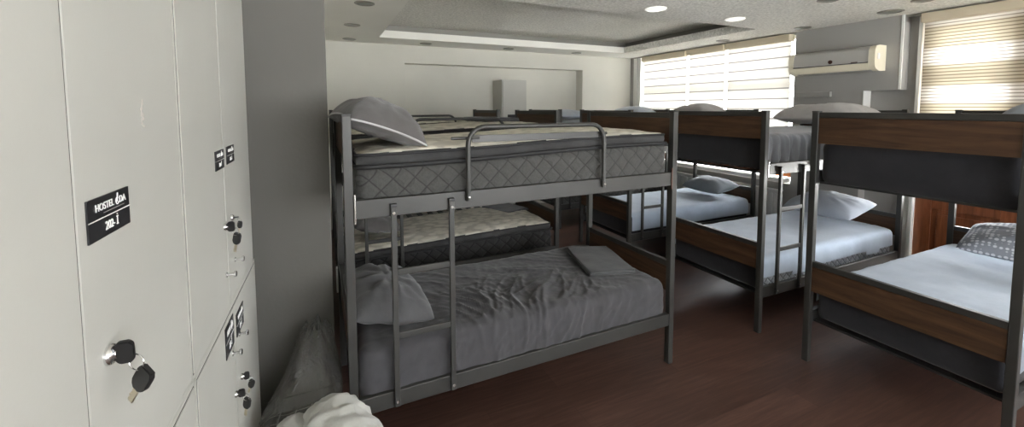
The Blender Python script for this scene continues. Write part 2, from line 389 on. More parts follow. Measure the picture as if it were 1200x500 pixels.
# air conditioner
t = thing('air_conditioner', 'cream wall-mounted split air conditioner on the grey pier between windows', 'air conditioner', (XW, 2.34, 2.055))
W_, prof = .85, [(0, 0), (-.10, -.005), (-.17, .015), (-.195, .05), (-.20, .11), (-.195, .20), (-.175, .235), (-.12, .25), (0, .25)]
def prism(b, prof, y0, y1):
    a = [b.verts.new((x, y0, z)) for x, z in prof]; c = [b.verts.new((x, y1, z)) for x, z in prof]
    for i in range(len(prof)): b.faces.new((a[i], a[(i+1) % len(prof)], c[(i+1) % len(prof)], c[i]))
    b.faces.new(a[::-1]); b.faces.new(c)
b = B(); prism(b, prof, .05, W_-.05); mk('body', b, 'ac_grey', t)
b = B(); prism(b, [(x*1.03, z*1.02-.002) for x, z in prof], 0, .055); mk('end_cap', b, 'ac_plastic', t)
b = B(); prism(b, [(x*1.03, z*1.02-.002) for x, z in prof], W_-.055, W_); mk('end_cap', b, 'ac_plastic', t)
b = B(); prism(b, [(-.198, .075), (-.208, .07), (-.19, .02), (-.165, .004), (-.16, .012)], .055, W_-.055); mk('air_flap', b, 'ac_plastic', t)
b = B(); box(b, -.204, -.196, .055, W_-.055, .077, .083); mk('seam', b, 'gap_black', t)
b = B(); disc(b, (-.198, W_/2-.02, .115), (-1, 0, 0), .021, .008); mk('badge', b, 'brown_bracket', t)
b = B()
for i in range(5): box(b, -.209, -.2, .15+i*.012, .158+i*.012, .085, .093)
mk('maker_mark', b, 'brown_bracket', t)
b = B(); disc(b, (-.14, -.003, .14), (0, -1, 0), .02, .004); box(b, -.16, -.12, -.006, 0, .11, .17, bev=.004); mk('sensor_cover', b, 'pvc_white', t)
o = mkbox('conduit_cover', 'wall_grey', None, XW-.045, XW, 2.82, 3.19, 1.80, 1.86, bev=.004); tag(o, 'short horizontal grey conduit cover on the pier under the air conditioner', 'conduit')

# ceiling lamps
def downlight(x, y, label, r=.085, on=False, grp='round recessed ceiling spots that are off'):
    t = thing('ceiling_spot', label, 'ceiling light', (x, y, ZC), group=None if on else grp)
    b = B()
    rings = []
    for rr, zz in ((r, -.001), (r, -.007), (r*.82, -.012), (r*.78, -.004)):
        rings.append([b.verts.new((rr*math.cos(2*PI*k/32), rr*math.sin(2*PI*k/32), zz)) for k in range(32)])
    for p, q in zip(rings, rings[1:]):
        for k in range(32): b.faces.new((p[k], p[(k+1) % 32], q[(k+1) % 32], q[k]))
    mk('ring', b, 'led_on' if on else 'led_ring', t)
    b = B(); disc(b, (0, 0, -.003), (0, 0, -1), r*.79, .004, 32); mk('lens', b, 'led_on' if on else 'led_off', t)
L1 = 'unlit round ceiling spot in the smooth strip over the %s'
downlight(.365, 3.883, 'unlit round ceiling spot, nearest of the three above the upper left bunk')
downlight(.33, 4.93, 'unlit round ceiling spot, middle of the three in the left ceiling strip')
downlight(.36, 5.95, 'unlit round ceiling spot in the far left ceiling corner')
downlight(1.37, 5.95, 'unlit round ceiling spot above the left end of the far niche')
downlight(2.65, 5.95, 'unlit round ceiling spot above the middle of the far niche')
downlight(3.89, 5.96, 'unlit round ceiling spot above the right end of the far niche')
downlight(4.50, 5.02+.06, 'faint round ceiling spot over the window end nearest the far wall')
downlight(5.0, 4.06, 'faint round ceiling spot over the middle of the long window')
downlight(5.03, 3.04, 'grey round ceiling spot above the air conditioner, left end')
downlight(4.95, 2.19, 'large grey round ceiling spot above the right end of the air conditioner', .10)
downlight(3.93, 2.17, 'grey round ceiling spot cut by the top edge of the picture')
downlight(4.67, 1.84, 'grey round ceiling spot at the top edge, in front of the zebra blind')
downlight(2.83, 3.02, 'white glowing round ceiling lamp, the left one beside the tray', .095, True)
downlight(3.90, 3.03, 'white glowing round ceiling lamp, the right one near the tray corner', .095, True)

# white cabinet in the niche
t = thing('wardrobe_locker', 'tall white cabinet standing in the niche of the far wall', 'cabinet', (2.57, 6.02, 0))
b = B(); box(b, 0, .43, .015, .39, .06, 2.12, bev=.004); box(b, .02, .41, .04, .37, 0, .07); mk('body', b, 'locker_enamel', t)
b = B(); box(b, .012, .418, -.004, .015, .08, 2.105, bev=.004); d = mk('door', b, 'locker_enamel', t)
b = B(); box(b, .09, .22, -.008, -.003, 1.52, 1.575); mk('name_plate', b, 'black_plate', d)
b = B(); disc(b, (.06, -.004, 1.2), (0, -1, 0), .012, .012); mk('lock', b, 'chrome', d)

# ------------------------------------------------------------------ bunk beds
LB, WB, PS = 1.985, .936, .039
def make_bed():
    t = thing('bunk_bed', 'x', 'bunk bed')
    for x in (0, LB-PS):
        for y in (0, WB-PS):
            b = B(); box(b, x, x+PS, y, y+PS, 0, 1.652, bev=.004); box(b, x-.001, x+PS+.001, y-.001, y+PS+.001, 1.65, 1.66, bev=.003)
            mk('post', b, 'bed_steel', t)
    for x in (0, LB-PS):
        for zt in (1.652, .682):
            b = B(); box(b, x+.004, x+PS-.004, PS, WB-PS, zt-.036, zt, bev=.004); mk('end_rail', b, 'bed_steel', t)
            b = B(); box(b, x+.009, x+PS-.009, PS, WB-PS, zt-.20, zt-.036); mk('wood_panel', b, 'walnut_panel', t)
    for y in (.003, WB-.033):
        for z0, z1 in ((1.186, 1.272), (.262, .342)):
            b = B(); box(b, PS, LB-PS, y, y+.03, z0, z1, bev=.004); mk('side_rail', b, 'bed_steel', t)
    for z in (1.19, .268):
        b = B()
        for i in range(14): x = .09+i*(LB-.18)/13; box(b, x-.03, x+.03, .033, WB-.033, z, z+.012)
        mk('slat_base', b, 'dark_steel', t)
    la = bpy.data.objects.new('ladder', None); C.objects.link(la); la.parent = t
    for x in (.21, .485):
        b = B(); box(b, x-.013, x+.013, -.019, .001, .275, 1.235, bev=.003); mk('stile', b, 'bed_steel', la)
        b = B(); box(b, x-.015, x+.015, -.021, .012, 1.232, 1.246, bev=.002); mk('hook', b, 'dark_steel', la)
        for z in (1.205, .303): b = B(); disc(b, (x, -.018, z), (0, -1, 0), .008, .007, 12); mk('bolt', b, 'chrome', la)
    for z in (.923, .618):
        b = B(); box(b, .223, .472, -.017, -.003, z-.015, z+.015, bev=.003); mk('rung', b, 'bed_steel', la)
    x0, x1, zt, r = .573, 1.396, 1.590, .09
    pts = [(x0, -.010, 1.225), (x0, -.010, zt-r)] + [(x0+r-r*math.cos(a), -.010, zt-r+r*math.sin(a)) for a in [PI/2*k/8 for k in range(1, 9)]]
    pts += [(x1-r+r*math.sin(a), -.010, zt-r+r*math.cos(a)) for a in [PI/2*k/8 for k in range(0, 9)]] + [(x1, -.010, 1.225)]
    b = B(); tube(b, pts, .0125, 12); gr_ = mk('guard_rail', b, 'bed_steel', t)
    for x in (x0, x1): b = B(); disc(b, (x, -.021, 1.245), (0, -1, 0), .008, .007, 12); mk('bolt', b, 'chrome', gr_)
    for x in (PS+.002, LB-PS-.010):
        b = B(); box(b, x, x+.008, -.004, .004, 1.165, 1.30, bev=.002); mk('rail_bracket', b, 'brown_bracket' if x > 1 else 'chrome', t)
    return t
bed = make_bed()
BEDS = {}
def place_bed(key, x, y, rz, label, first=False):
    t = bed if first else dup(bed); t.location = (x, y, 0); t.rotation_euler = (0, 0, rz); t['label'] = label
    t['group'] = 'grey steel bunk beds with walnut end panels'; BEDS[key] = t; return t
LBLS = dict(
 A=(.0776, 1.9575, .0114, 'grey steel bunk bed in front, its head against the wall beside the lockers'),
 B=(.085, 3.45, 0, 'grey steel bunk bed seen between the tiers of the front bunk, holding cream mattresses'),
 G=(.085, 4.92, 0, 'grey steel bunk bed in the left row, farthest back by the niche wall'),
 D=(2.877, .7195, 0, 'grey steel bunk bed at the right edge, its walnut end panel toward the viewer'),
 C=(2.915, 1.984, 0, 'grey steel bunk bed in the right row, second from the right edge'),
 E=(2.905, 3.43, 0, 'grey steel bunk bed in the right row behind the foot of the front bunk'),
 F=(2.95, 4.92, 0, 'grey steel bunk bed in the right row, farthest back by the long window'))
for i, k in enumerate('BGDCEFA'):
    x, y, r, l = LBLS[k]; place_bed(k, x, y, r, l, k == 'B')
b = B(); tube(b, [(.495, .012, 1.535), (.64, .012, 1.535)], .008, 10); box(b, .60, 1.40, .008, .014, 1.512, 1.548, bev=.002)
tube(b, [(1.36, .012, 1.535), (1.43, .012, 1.537)], .008, 10)
gA = [c for c in kids(BEDS['A']) if c.name.startswith('guard_rail')][0]
mk('cross_bar', b, 'bed_steel', gA)
for k in 'CEFD':
    for c in kids(BEDS[k]):
        if c.name.startswith('ladder'): c.location.x = -.035
# sticker wrap on A's far head post
b = B(); box(b, -.012, -.002, WB-.05, WB-.005, .50, .66, bev=.002); mk('tape', b, 'plate_print', BEDS['A'])

# ------------------------------------------------------------------ soft goods
def fb(p, s, o=3): return noise.fractal(Vector(p)*s, 1.0, 2.0, o)
def rbox(L, W, H, r, nx, ny, nz, disp=None):
    """rounded box from (0,0,0) to (L,W,H); disp(p, n) -> offset along the normal"""
    b = B()
    def ax(L_, n, r_):
        a = [r_*(1-math.cos(PI/2*k/3)) for k in range(3)]
        return a + [r_+(L_-2*r_)*k/n for k in range(n+1)] + [L_-q for q in a[::-1]]
    X, Y, Z = ax(L, nx, r), ax(W, ny, r), ax(H, nz, min(r, H*.45))
    cache = {}
    def P(x, y, z):
        k = (round(x, 6), round(y, 6), round(z, 6))
        if k in cache: return cache[k]
        rz = min(r, H*.45)
        q = Vector((min(max(x, r), L-r), min(max(y, r), W-r), min(max(z, rz), H-rz)))
        d = Vector(((x-q.x)/r, (y-q.y)/r, (z-q.z)/rz)); n = d.normalized() if d.length > 1e-9 else Vector((0, 0, 1))
        p = q + Vector((n.x*r, n.y*r, n.z*rz))
        if disp: p = p + disp(p, n)
        v = b.verts.new(p); cache[k] = v; return v
    def grid(A, B_, f):
        for i in range(len(A)-1):
            for j in range(len(B_)-1):
                try: b.faces.new((f(A[i], B_[j]), f(A[i+1], B_[j]), f(A[i+1], B_[j+1]), f(A[i], B_[j+1])))
                except ValueError: pass
    grid(X, Y, lambda u, v: P(u, v, H)); grid(X, Y, lambda u, v: P(u, v, 0))
    grid(X, Z, lambda u, v: P(u, 0, v)); grid(X, Z, lambda u, v: P(u, W, v))
    grid(Y, Z, lambda u, v: P(0, u, v)); grid(Y, Z, lambda u, v: P(L, u, v))
    return b
ML, MW = 1.88, .868
def loop(L, W, z, r, zf=None):
    pts = []
    for cx, cy, a0 in ((L-r, r, -PI/2), (L-r, W-r, 0), (r, W-r, PI/2), (r, r, PI)):
        for k in range(7):
            a = a0+PI/2*k/6; pts.append((cx+r*math.cos(a), cy+r*math.sin(a), z))
    out = []
    for p, q in zip(pts, pts[1:]+pts[:1]):
        n = max(1, int((Vector(q)-Vector(p)).length/.08))
        for i in range(n): out.append(Vector(p).lerp(Vector(q), i/n))
    out.append(out[0].copy())
    if zf:
        for p in out: p.z = zf(p.x, p.y, z)
    return out
def pillowtop(loc, rz, label, side='quilt_grey', H=.235, parent_key=None):
    t = thing('mattress', label, 'mattress', loc, rz)
    def wav(x, y, z): return z + .012*math.sin(x*2.4+4.2) + .012*(x-.9)
    def d0(p, n):
        w_ = .006*fb(p, 4) + (.004*fb(p, 14))
        v = n*w_
        v.z += (wav(p.x, p.y, 0))*(p.z/H)*.9
        return v
    mk('mattress_core', rbox(ML, MW, H, .045, 30, 14, 4, d0), side, t)
    def d1(p, n):
        v = n*(.005*fb(p+Vector((3, 0, 0)), 6))
        if n.z > .3:
            ex = min(p.x, ML-.02-p.x, .25)/.25; ey = min(p.y, MW-p.y, .2)/.2
            v.z += .030*math.sqrt(max(0, ex*ey))
        v.z += wav(p.x, p.y, 0)
        return v
    o = mk('topper', rbox(ML-.02, MW+.002, .062, .028, 60, 28, 1, d1), 'quilt_cream', t, loc=(.0, -.001, H))
    o.data.materials.append(M['topper_edge'])
    for p in o.data.polygons:
        if abs(p.normal.z) < .72 and p.center.z < .055+.03: p.material_index = 1
    b = B(); tube(b, loop(ML+.006, MW+.008, H+.002, .05, wav), .0115, 8, cap=False); mk('piping', b, 'piping_black', t, loc=(-.003, -.004, 0))
    b = B(); tube(b, loop(ML-.015, MW+.006, H+.058, .04, wav), .007, 8, cap=False); mk('piping', b, 'piping_black', t, loc=(-.003, -.003, 0))
    return t
def sheeted(loc, rz, label, sheet, body='quilt_dark', H=.26, hem=.06, foot_hem=None, dispf=None, nx=60, ny=30, corner=True, res=5):
    t = thing('mattress', label, 'mattress', loc, rz)
    co = mk('mattress_core', rbox(ML, MW, H-.006, .045, 20, 10, 4, lambda p, n: n*-.012), body, t)
    if foot_hem is not None:      # the foot-end faces get a plain dark material
        co.data.materials.append(M['sheet_dark'])
        for q in co.data.polygons:
            if q.normal.x < -.7: q.material_index = 1
    def d(p, n):
        v = n*(.007+.004*fb(p, 5)+.0015*fb(p, 22))
        if dispf: v += dispf(p, n)
        return v
    b = rbox(ML, MW, H, .05, nx, ny, res, d)
    kill = []
    for f in b.faces:
        c = f.calc_center_median(); h = hem + .012*noise.noise(Vector((c.x*3, c.y*3, 0)))
        if c.x < .03 and foot_hem is not None: h = foot_hem
        if c.z < h: kill.append(f)
    bmesh.ops.delete(b, geom=kill, context='FACES')
    o = mk('fitted_sheet', b, sheet, t)
    return t

# a) front bunk
rzA = .0114
pillowtop((.0776+.055, 1.9575+.034, 1.200), rzA, 'cream-topped mattress with diamond-quilted grey side, upper tier of the front bunk')
def wrA(p, n):
    v = Vector((0, 0, 0))
    m_ = math.exp(-((p.x-1.02)/.45)**2) * math.exp(-((p.y-.16)/.33)**2)
    m2 = math.exp(-((p.x-.62)/.22)**2) * math.exp(-((p.y-.22)/.25)**2)
    uy = p.y-(.262-p.z)*(1 if p.y < .43 else -1)
    wx = p.x + .10*fb(p, 2.2, 2); wy = uy+.10*fb(p+Vector((5, 2, 0)), 2.2, 2)
    def rid(a, fr, ph=0):
        s_ = math.cos(a)*wx + math.sin(a)*wy
        k = 1-abs(noise.noise(Vector((s_*fr+ph, (-math.sin(a)*wx+math.cos(a)*wy)*fr*.11, ph))))*2.0
        return max(0, k)**3.6
    h = (.016*rid(-.45, 13) + .010*rid(-.8, 19, 3.3) + .005*rid(-.1, 24, 5.5))*m_ + (.014*rid(.35, 12, 7.7) + .006*rid(.1, 20, 2.2))*m2
    h += .0045*rid(.9, 6, 1.1) + .006*fb(p, 3.0) + .0022*fb(p, 11)
    return n*h
sheeted((.0776+.055, 1.9575+.034, .285), rzA, 'mattress in a crumpled charcoal sheet on the lower tier of the front bunk', 'sheet_charcoal', dispf=wrA, nx=190, ny=90, hem=.03, res=14, H=.262)
# b) second bunk of the left row
pillowtop((.085+.055, 3.45+.034, 1.200), 0, 'cream-topped mattress on the upper tier right behind the front bunk', 'quilt_dark')
pillowtop((.085+.055, 3.45+.034, .272), 0, 'cream quilted mattress with blackish sides seen on the lower tier behind the front bunk', 'quilt_dark', H=.215)
# g) back bunk of the left row
pillowtop((.085+.055, 4.92+.034, 1.195), 0, 'cream-topped mattress on the upper tier of the left row bunk by the niche wall', 'quilt_dark')
# c) and d) e) f)
def gather(p, n):
    side = max(0, -n.y) if n.z < .8 else 0
    k = side*min(1, max(0, (.27-p.z)/.2)+.25)
    return n*(k*.016*(math.sin(p.x*62+3*fb(p, 3))+.5*math.sin(p.x*131+2*fb(p, 5))))
def soft(p, n): return n*(.006*fb(p, 3.2)+.003*fb(Vector((p.x*2, p.y*7, p.z)), 3))
sheeted((2.915+.05, 1.984+.034, 1.20), 0, 'mattress in a gathered steel-grey sheet on the upper tier next to the air conditioner', 'sheet_steel', 'quilt_grey', H=.275, hem=.07, foot_hem=.26, dispf=gather, nx=150, res=8)
sheeted((2.915+.05, 1.984+.034, .285), 0, 'pale-sheeted mattress with quilted edge, lower tier of the bunk under the air conditioner', 'sheet_blue_grey', 'quilt_pale', hem=.10, foot_hem=.235, dispf=soft)
sheeted((2.877+.05, .7195+.034, 1.195), 0, 'mattress in a near-black sheet on the upper tier at the right edge', 'sheet_dark', H=.27, hem=.0, dispf=soft)
sheeted((2.877+.05, .7195+.034, .285), 0, 'mattress in a pale blue-white sheet, lower tier at the right edge under the patterned pillow', 'sheet_blue_grey', 'sheet_dark', hem=.10, foot_hem=.235, dispf=soft)
sheeted((2.905+.05, 3.43+.034, 1.20), 0, 'dark mattress on the upper tier behind the foot of the front bunk', 'sheet_steel', H=.26, hem=.05, foot_hem=.235, dispf=soft)
sheeted((2.905+.05, 3.43+.034, .285), 0, 'mattress in a smooth pale blue sheet under the slate pillow, by the radiator', 'sheet_blue_grey', 'sheet_dark', hem=.09, foot_hem=.235, dispf=soft)
sheeted((2.95+.05, 4.92+.034, 1.20), 0, 'pale blue-grey bedding on the upper tier of the farthest right bunk', 'blanket_pale', H=.285, hem=.06, dispf=soft)
sheeted((2.95+.05, 4.92+.034, .285), 0, 'grey quilted mattress glimpsed on the lower tier of the farthest right bunk', 'sheet_steel', 'quilt_grey', H=.25, hem=.2, dispf=soft)

def pillow(loc, rot, label, m, a=.34, b_=.235, h=.085, seed=0, wr=.012, piping=None, droop=None, ear=.03, sag=0, n=44, pipe_r=.005):
    """a, b_: half length (local x) and half width (local y); h: half thickness"""
    bm = B(); rows = {}
    def outline(u, v):
        k = 1-ear*(1-u*u)*1.2 if abs(v) > abs(u) else 1
        c = 1-.07*(u*u*v*v)**1.5; x = a*u*(1-ear*(1-v*v))*c; y = b_*v*(1-ear*(1-u*u))*c
        return x, y
    def th(u, v):
        return h*(max(0, 1-abs(u)**3)**.6)*(max(0, 1-abs(v)**3)**.6)
    def pt(i, j, s):
        u = math.sin(PI/2*(2*i/n-1)); v = math.sin(PI/2*(2*j/n-1))
        x, y = outline(u, v); t_ = th(u, v); e = 1-max(abs(u), abs(v))
        q = Vector((x*4+seed, y*4, s*2+seed*.7))
        rad = noise.noise(Vector((math.atan2(v, u)*2.6+seed, .5*e, s*3)))
        t2 = t_*(1+.16*noise.noise(q)) + wr*rad*min(1, t_/h*1.2)*(1-.3*e) + .35*wr*fb(q, 2.4)*min(1, t_/h*2)
        p = Vector((x, y, s*max(0, t2)*(1 if s > 0 else .55)))
        p.z -= sag*(u*u*.6+v*v*.4)*h
        if droop: p = droop(p)
        return p
    top = {}; bot = {}
    for i in range(n+1):
        for j in range(n+1):
            edge = i in (0, n) or j in (0, n)
            top[i, j] = bm.verts.new(pt(i, j, 1)); bot[i, j] = top[i, j] if edge else bm.verts.new(pt(i, j, -1))
    for i in range(n):
        for j in range(n):
            bm.faces.new((top[i, j], top[i+1, j], top[i+1, j+1], top[i, j+1]))
            try: bm.faces.new((bot[i, j], bot[i, j+1], bot[i+1, j+1], bot[i+1, j]))
            except ValueError: pass
    ed = [pt(i, 0, 1) for i in range(n)]+[pt(n, j, 1) for j in range(n)]+[pt(i, n, 1) for i in range(n, 0, -1)]+[pt(0, j, 1) for j in range(n, 0, -1)]
    o = mk('pillow', bm, m); o.location = loc; o.rotation_euler = [math.radians(q) for q in rot]; tag(o, label, 'pillow')
    if piping:
        bb = B(); tube(bb, ed+[ed[0]], pipe_r, 8, cap=False); mk('piping', bb, piping, o)
    return o
# local x = long side. rotate z by 90 so the long side runs across the bed
pillow((.262, 2.30, 1.60), (21, 0, 98), 'plump grey pillow with light piping, slumped over the head post of the front bunk', 'pillow_grey', a=.31, b_=.205, h=.115, seed=1, wr=.034, piping='piping_silver', sag=.3, pipe_r=.005)
pillow((.29, 2.345, .652), (11, 0, 92), 'crumpled charcoal pillow on the lower tier of the front bunk behind the ladder', 'pillow_charcoal', a=.335, b_=.21, h=.115, seed=2.3, wr=.040)
pillow((.40, 3.90, .66), (10, 0, 92), 'grey pillow on the lower cream mattress behind the front bunk', 'pillow_grey', a=.30, b_=.20, h=.10, seed=3.1, wr=.018)
pillow((4.60, 2.46, .70), (-14, 0, 88), 'pale blue-grey pillow on the lower tier beside the white-cased timber door', 'pillow_pale', a=.33, b_=.24, h=.11, seed=4.2, ear=.05, wr=.018)
pillow((4.56, 2.50, 1.59), (-4, 0, 90), 'large off-white pillow on the upper tier below the air conditioner', 'pillow_linen', a=.40, b_=.26, h=.13, seed=5.2, wr=.018)
pillow((4.50, 1.09, .70), (-14, 0, 96), 'pillow with white honeycomb dots on the lower tier at the right edge', 'pillow_honeycomb', a=.36, b_=.25, h=.11, seed=6.4, ear=.06, wr=.02)
pillow((4.50, 1.02, 1.585), (0, 0, 90), 'grey pillow cut by the right edge on the near-black upper mattress', 'pillow_slate', a=.26, b_=.26, h=.14, seed=7.5)
pillow((4.56, 3.83, .67), (-10, 0, 88), 'slate grey pillow on the lower bed in front of the radiator', 'pillow_slate', a=.31, b_=.20, h=.11, seed=8.1, ear=.05)
pillow((4.45, 3.95, 1.60), (0, 0, 90), 'off-white pillow rising above the end panel before the middle blind', 'pillow_linen', a=.30, b_=.24, h=.12, seed=9.3)
pillow((4.55, 5.30, 1.585), (0, 0, 90), 'pale pillow just showing above the rails at the far corner window', 'pillow_pale', a=.33, b_=.24, h=.11, seed=10.3)
pillow((3.30, 5.35, 1.56), (0, 0, 90), 'pale grey pillow on the upper tier beyond the back bunks, left of the niche edge', 'pillow_pale', a=.33, b_=.24, h=.09, seed=11.3)

def folded(loc, rz, label, lx, ly, m, hs=(.014, .014), seed=0, piping=None):
    t = thing('folded_sheet', label, 'folded sheet', loc, math.radians(rz)); z = 0
    for k, h in enumerate(hs):
        def d(p, n): return n*.003*fb(p+Vector((seed+k, 0, 0)), 7) + Vector((0, 0, .006*fb(p+Vector((seed, 0, 0)), 3)))
        bm = rbox(lx-.01*k, ly-.008*k, h, h*.45, 24, 18, 1, d)
        mk('fold', bm, m, t, loc=(-lx/2+.004*k, -ly/2+.005*k, z)); z += h-.002
    return t
folded((1.80, 2.44, .566), -14, 'neatly folded dark grey sheet on the foot of the lower front bunk', .33, .50, 'blanket_grey', (.018, .018))
folded((1.80, 4.15, .575), 22, 'folded black-edged grey sheet on the foot of the lower cream mattress', .32, .42, 'sheet_charcoal')
folded((1.62, 4.10, 1.545), 10, 'folded grey sheet on the upper cream mattress behind the front bunk', .42, .46, 'blanket_grey', (.02, .02))

# ------------------------------------------------------------------ lockers
RK = .016; LX = -.367
def lk_thing(name, label, cat, s, z, group=None):   # local x along the fronts (away), local y into the room (-)
    t = thing(name, label, cat, (LX+math.sin(RK)*s, math.cos(RK)*s, z), PI/2-RK, group); return t
# local frame: +x = away from viewer, +y = into the lockers (-X world), -y = toward room
def text(name, s, size, m, parent, loc, ex=.0006, sx=1):
    cu = bpy.data.curves.new(name, 'FONT'); cu.body = s; cu.size = size; cu.extrude = ex; cu.align_x = 'CENTER'; cu.align_y = 'CENTER'
    tmp = bpy.data.objects.new(name, cu); C.objects.link(tmp); bpy.context.view_layer.update()
    me = bpy.data.meshes.new_from_object(tmp.evaluated_get(bpy.context.evaluated_depsgraph_get())); bpy.data.objects.remove(tmp)
    me.transform(Matrix.Diagonal((sx, 1, 1, 1))); me.materials.clear(); me.materials.append(M[m])
    o = bpy.data.objects.new(name, me); C.objects.link(o); o.parent = parent; o.location = loc
    o.rotation_euler = (PI/2, 0, 0)
    return o
def plate(parent, x, z, w_, h_):
    p = mkbox('name_plate', 'black_plate', parent, x, x+w_, -.003, -.0005, z, z+h_)
    mkbox('divider', 'plate_print', p, x, x+w_, -.0036, -.0028, z+h_*.47, z+h_*.495)
    text('logo_lettering', 'HOSTEL', h_*.25, 'plate_print', p, (x+w_*.37, -.0034, z+h_*.75), sx=w_/h_*.475)
    text('logo_lettering', 'DA', h_*.25, 'plate_print', p, (x+w_*.81, -.0034, z+h_*.75), sx=w_/h_*.475)
    b = B(); cx, cz = x+w_*.675, z+h_*.745
    pts = [(cx+math.cos(a)*w_*.036, -.0036, cz+math.sin(a)*h_*.085) for a in [.9+k*(2*PI-1.2)/16 for k in range(17)]]
    tube(b, pts, h_*.012, 6); tube(b, [(cx-w_*.01, -.0036, cz-h_*.02), (cx+w_*.012, -.0036, cz+h_*.20)], h_*.014, 6)
    mk('logo_mark', b, 'plate_print', p)
    mkbox('tagline', 'ac_grey', p, x+w_*.34, x+w_*.86, -.0034, -.0028, z+h_*.585, z+h_*.60)
    text('room_number', '202- \u0130', h_*.30, 'plate_print', p, (x+w_*.52, -.0034, z+h_*.24), sx=w_/h_*.42)
    return p
def knob(parent, x, z):
    b = B(); tube(b, [(x, 0, z), (x, -.003, z), (x, -.003, z), (x, -.022, z), (x, -.024, z), (x, -.030, z), (x, -.032, z)], [.010, .010, .005, .005, .011, .011, .008], 14)
    return mk('knob', b, 'chrome', parent, loc=(0, -.018, 0))
def lockcyl(parent, x, z, r=.0165):
    b = B(); tube(b, [(x, 0, z), (x, -.004, z), (x, -.008, z), (x, -.010, z), (x, -.012, z)], [r, r, r*.85, r*.5, r*.45], 22); return mk('lock', b, 'chrome', parent, loc=(0, -.018, 0))
def locker(label, s0, sm, s1, z0, z1, doors, depth=.5):
    t = lk_thing('locker_cabinet', label, 'locker', s0, z0, 'white two-door locker units'); L = s1-s0; H = z1-z0
    b = B(); box(b, 0, L, .003, depth, 0, H); box(b, 0, .009, -.016, .004, 0, H); box(b, L-.009, L, -.016, .004, 0, H); box(b, 0, L, -.016, .004, 0, .012); box(b, 0, L, -.016, .004, H-.012, H); mk('body', b, 'locker_enamel', t)
    mkbox('door_gap', 'gap_black', t, .009, L-.009, -.0155, .002, .012, H-.012)
    for k, (a, c) in enumerate(((.0135, sm-s0-.0032), (sm-s0+.0032, L-.0135))):
        b = B(); box(b, a, c, -.018, -.001, .016, H-.016, bev=.0008); d = mk('door', b, 'locker_enamel', t)
        for q in doors[k]:
            kind = q[0]
            if kind == 'plate':
                p = plate(t, q[1]-s0, q[2]-z0, q[3], q[4]); p.parent = d; p.location = (0, -.018, 0)
            if kind == 'knob': knob(d, q[1]-s0, q[2]-z0)
            if kind == 'lock': lockcyl(d, q[1]-s0, q[2]-z0, q[3])
            if kind == 'scuff':
                b = B()
                for i in range(26):
                    x_, z_ = q[1]-s0+random.uniform(-.006, .008), q[2]-z0+random.uniform(0, .055)
                    w_ = random.uniform(.001, .0035); box(b, x_, x_+w_, -.0186, -.0178, z_, z_+random.uniform(.002, .007))
                mk('scuff_mark', b, 'scuff', d)
    return t
ZU0, ZU1, ZL1 = .967, 2.26, .966
FL = -.018
locker('upper white locker pair nearest the viewer, with the large readable room plate', .34, .821, 1.303, ZU0, ZU1,
       ([], [('plate', .847, 1.474, .145, .068), ('lock', .888, 1.277, .0175), ('scuff', 1.083, 1.645)]))
locker('upper white locker pair at the far end, keys hanging beside its middle seam', 1.306, 1.757, 2.262, ZU0, ZU1,
       ([('plate', 1.636, 1.478, .118, .065), ('lock', 1.72, 1.272, .012), ('knob', 1.717, 1.102)],
        [('plate', 1.80, 1.481, .125, .064), ('lock', 1.832, 1.278, .012), ('knob', 1.862, 1.108)]))
locker('lower white locker pair nearest the viewer, cut by the bottom edge', .37, .84, 1.325, 0, ZL1, ([], []))
locker('lower white locker pair at the far end under the diagonal seam', 1.33, 1.795, 2.295, 0, ZL1,
       ([('plate', 1.655, .825, .125, .108), ('lock', 1.764, .634, .012), ('knob', 1.748, .799)],
        [('plate', 1.832, .815, .13, .088), ('lock', 1.877, .633, .012), ('knob', 1.875, .808)]))
# key sets: one key in the lock, a second on the split ring
def key_mesh(k, hang=True):
    head = B()
    pr = [(-.010, 0), (-.013, .006), (-.013, .024), (-.009, .031), (.009, .031), (.013, .024), (.013, .006), (.010, 0), (.005, -.004), (-.005, -.004)]
    a = [head.verts.new((x*k, -.0035*k, z*k)) for x, z in pr]; c = [head.verts.new((x*k, .0035*k, z*k)) for x, z in pr]
    for i in range(len(pr)): head.faces.new((a[i], a[(i+1) % len(pr)], c[(i+1) % len(pr)], c[i]))
    head.faces.new(a); head.faces.new(c[::-1]); bmesh.ops.bevel(head, geom=list(head.edges), offset=.0012*k, segments=2, affect='EDGES')
    bl = B(); box(bl, -.004*k, .004*k, -.001*k, .001*k, -.026*k, 0)
    for i in range(4): box(bl, .003*k, (.0048+.001*(i % 2))*k, -.001*k, .001*k, (-.024+i*.005)*k, (-.0215+i*.005)*k)
    return head, bl
def keyset(label, s, z, k, tilt, swing, off=.018):
    t = lk_thing('key_pair', label, 'keys', s, z, 'black-headed locker keys'); y0 = -.018-.012
    # inserted key points into the lock: rotate so that the blade runs along +y
    h, bl = key_mesh(k)
    e = mk('lock_key', h, 'key_plastic', t); e.location = (0, y0+.002, 0); e.rotation_euler = (math.radians(90), math.radians(tilt), 0); e.scale = (1.25, 1, .62)
    q = mk('blade', bl, 'key_blade', e)
    ring = B(); R = .0115*k
    tube(ring, [(R*math.cos(a), 0, R*math.sin(a)) for a in [2*PI*i/28 for i in range(29)]], .0009*k, 6, cap=False)
    rg = mk('split_ring', ring, 'chrome', t); rg.location = (.002, y0-.018*k, -.018*k); rg.rotation_euler = (0, 0, math.radians(60))
    h, bl = key_mesh(k*1.05)
    e = mk('hanging_key', h, 'key_plastic', t); e.location = (.004*k, y0-.018*k, -.054*k); e.rotation_euler = (math.radians(4), math.radians(-swing), math.radians(50))
    mk('blade', bl, 'key_blade', e)
    return t
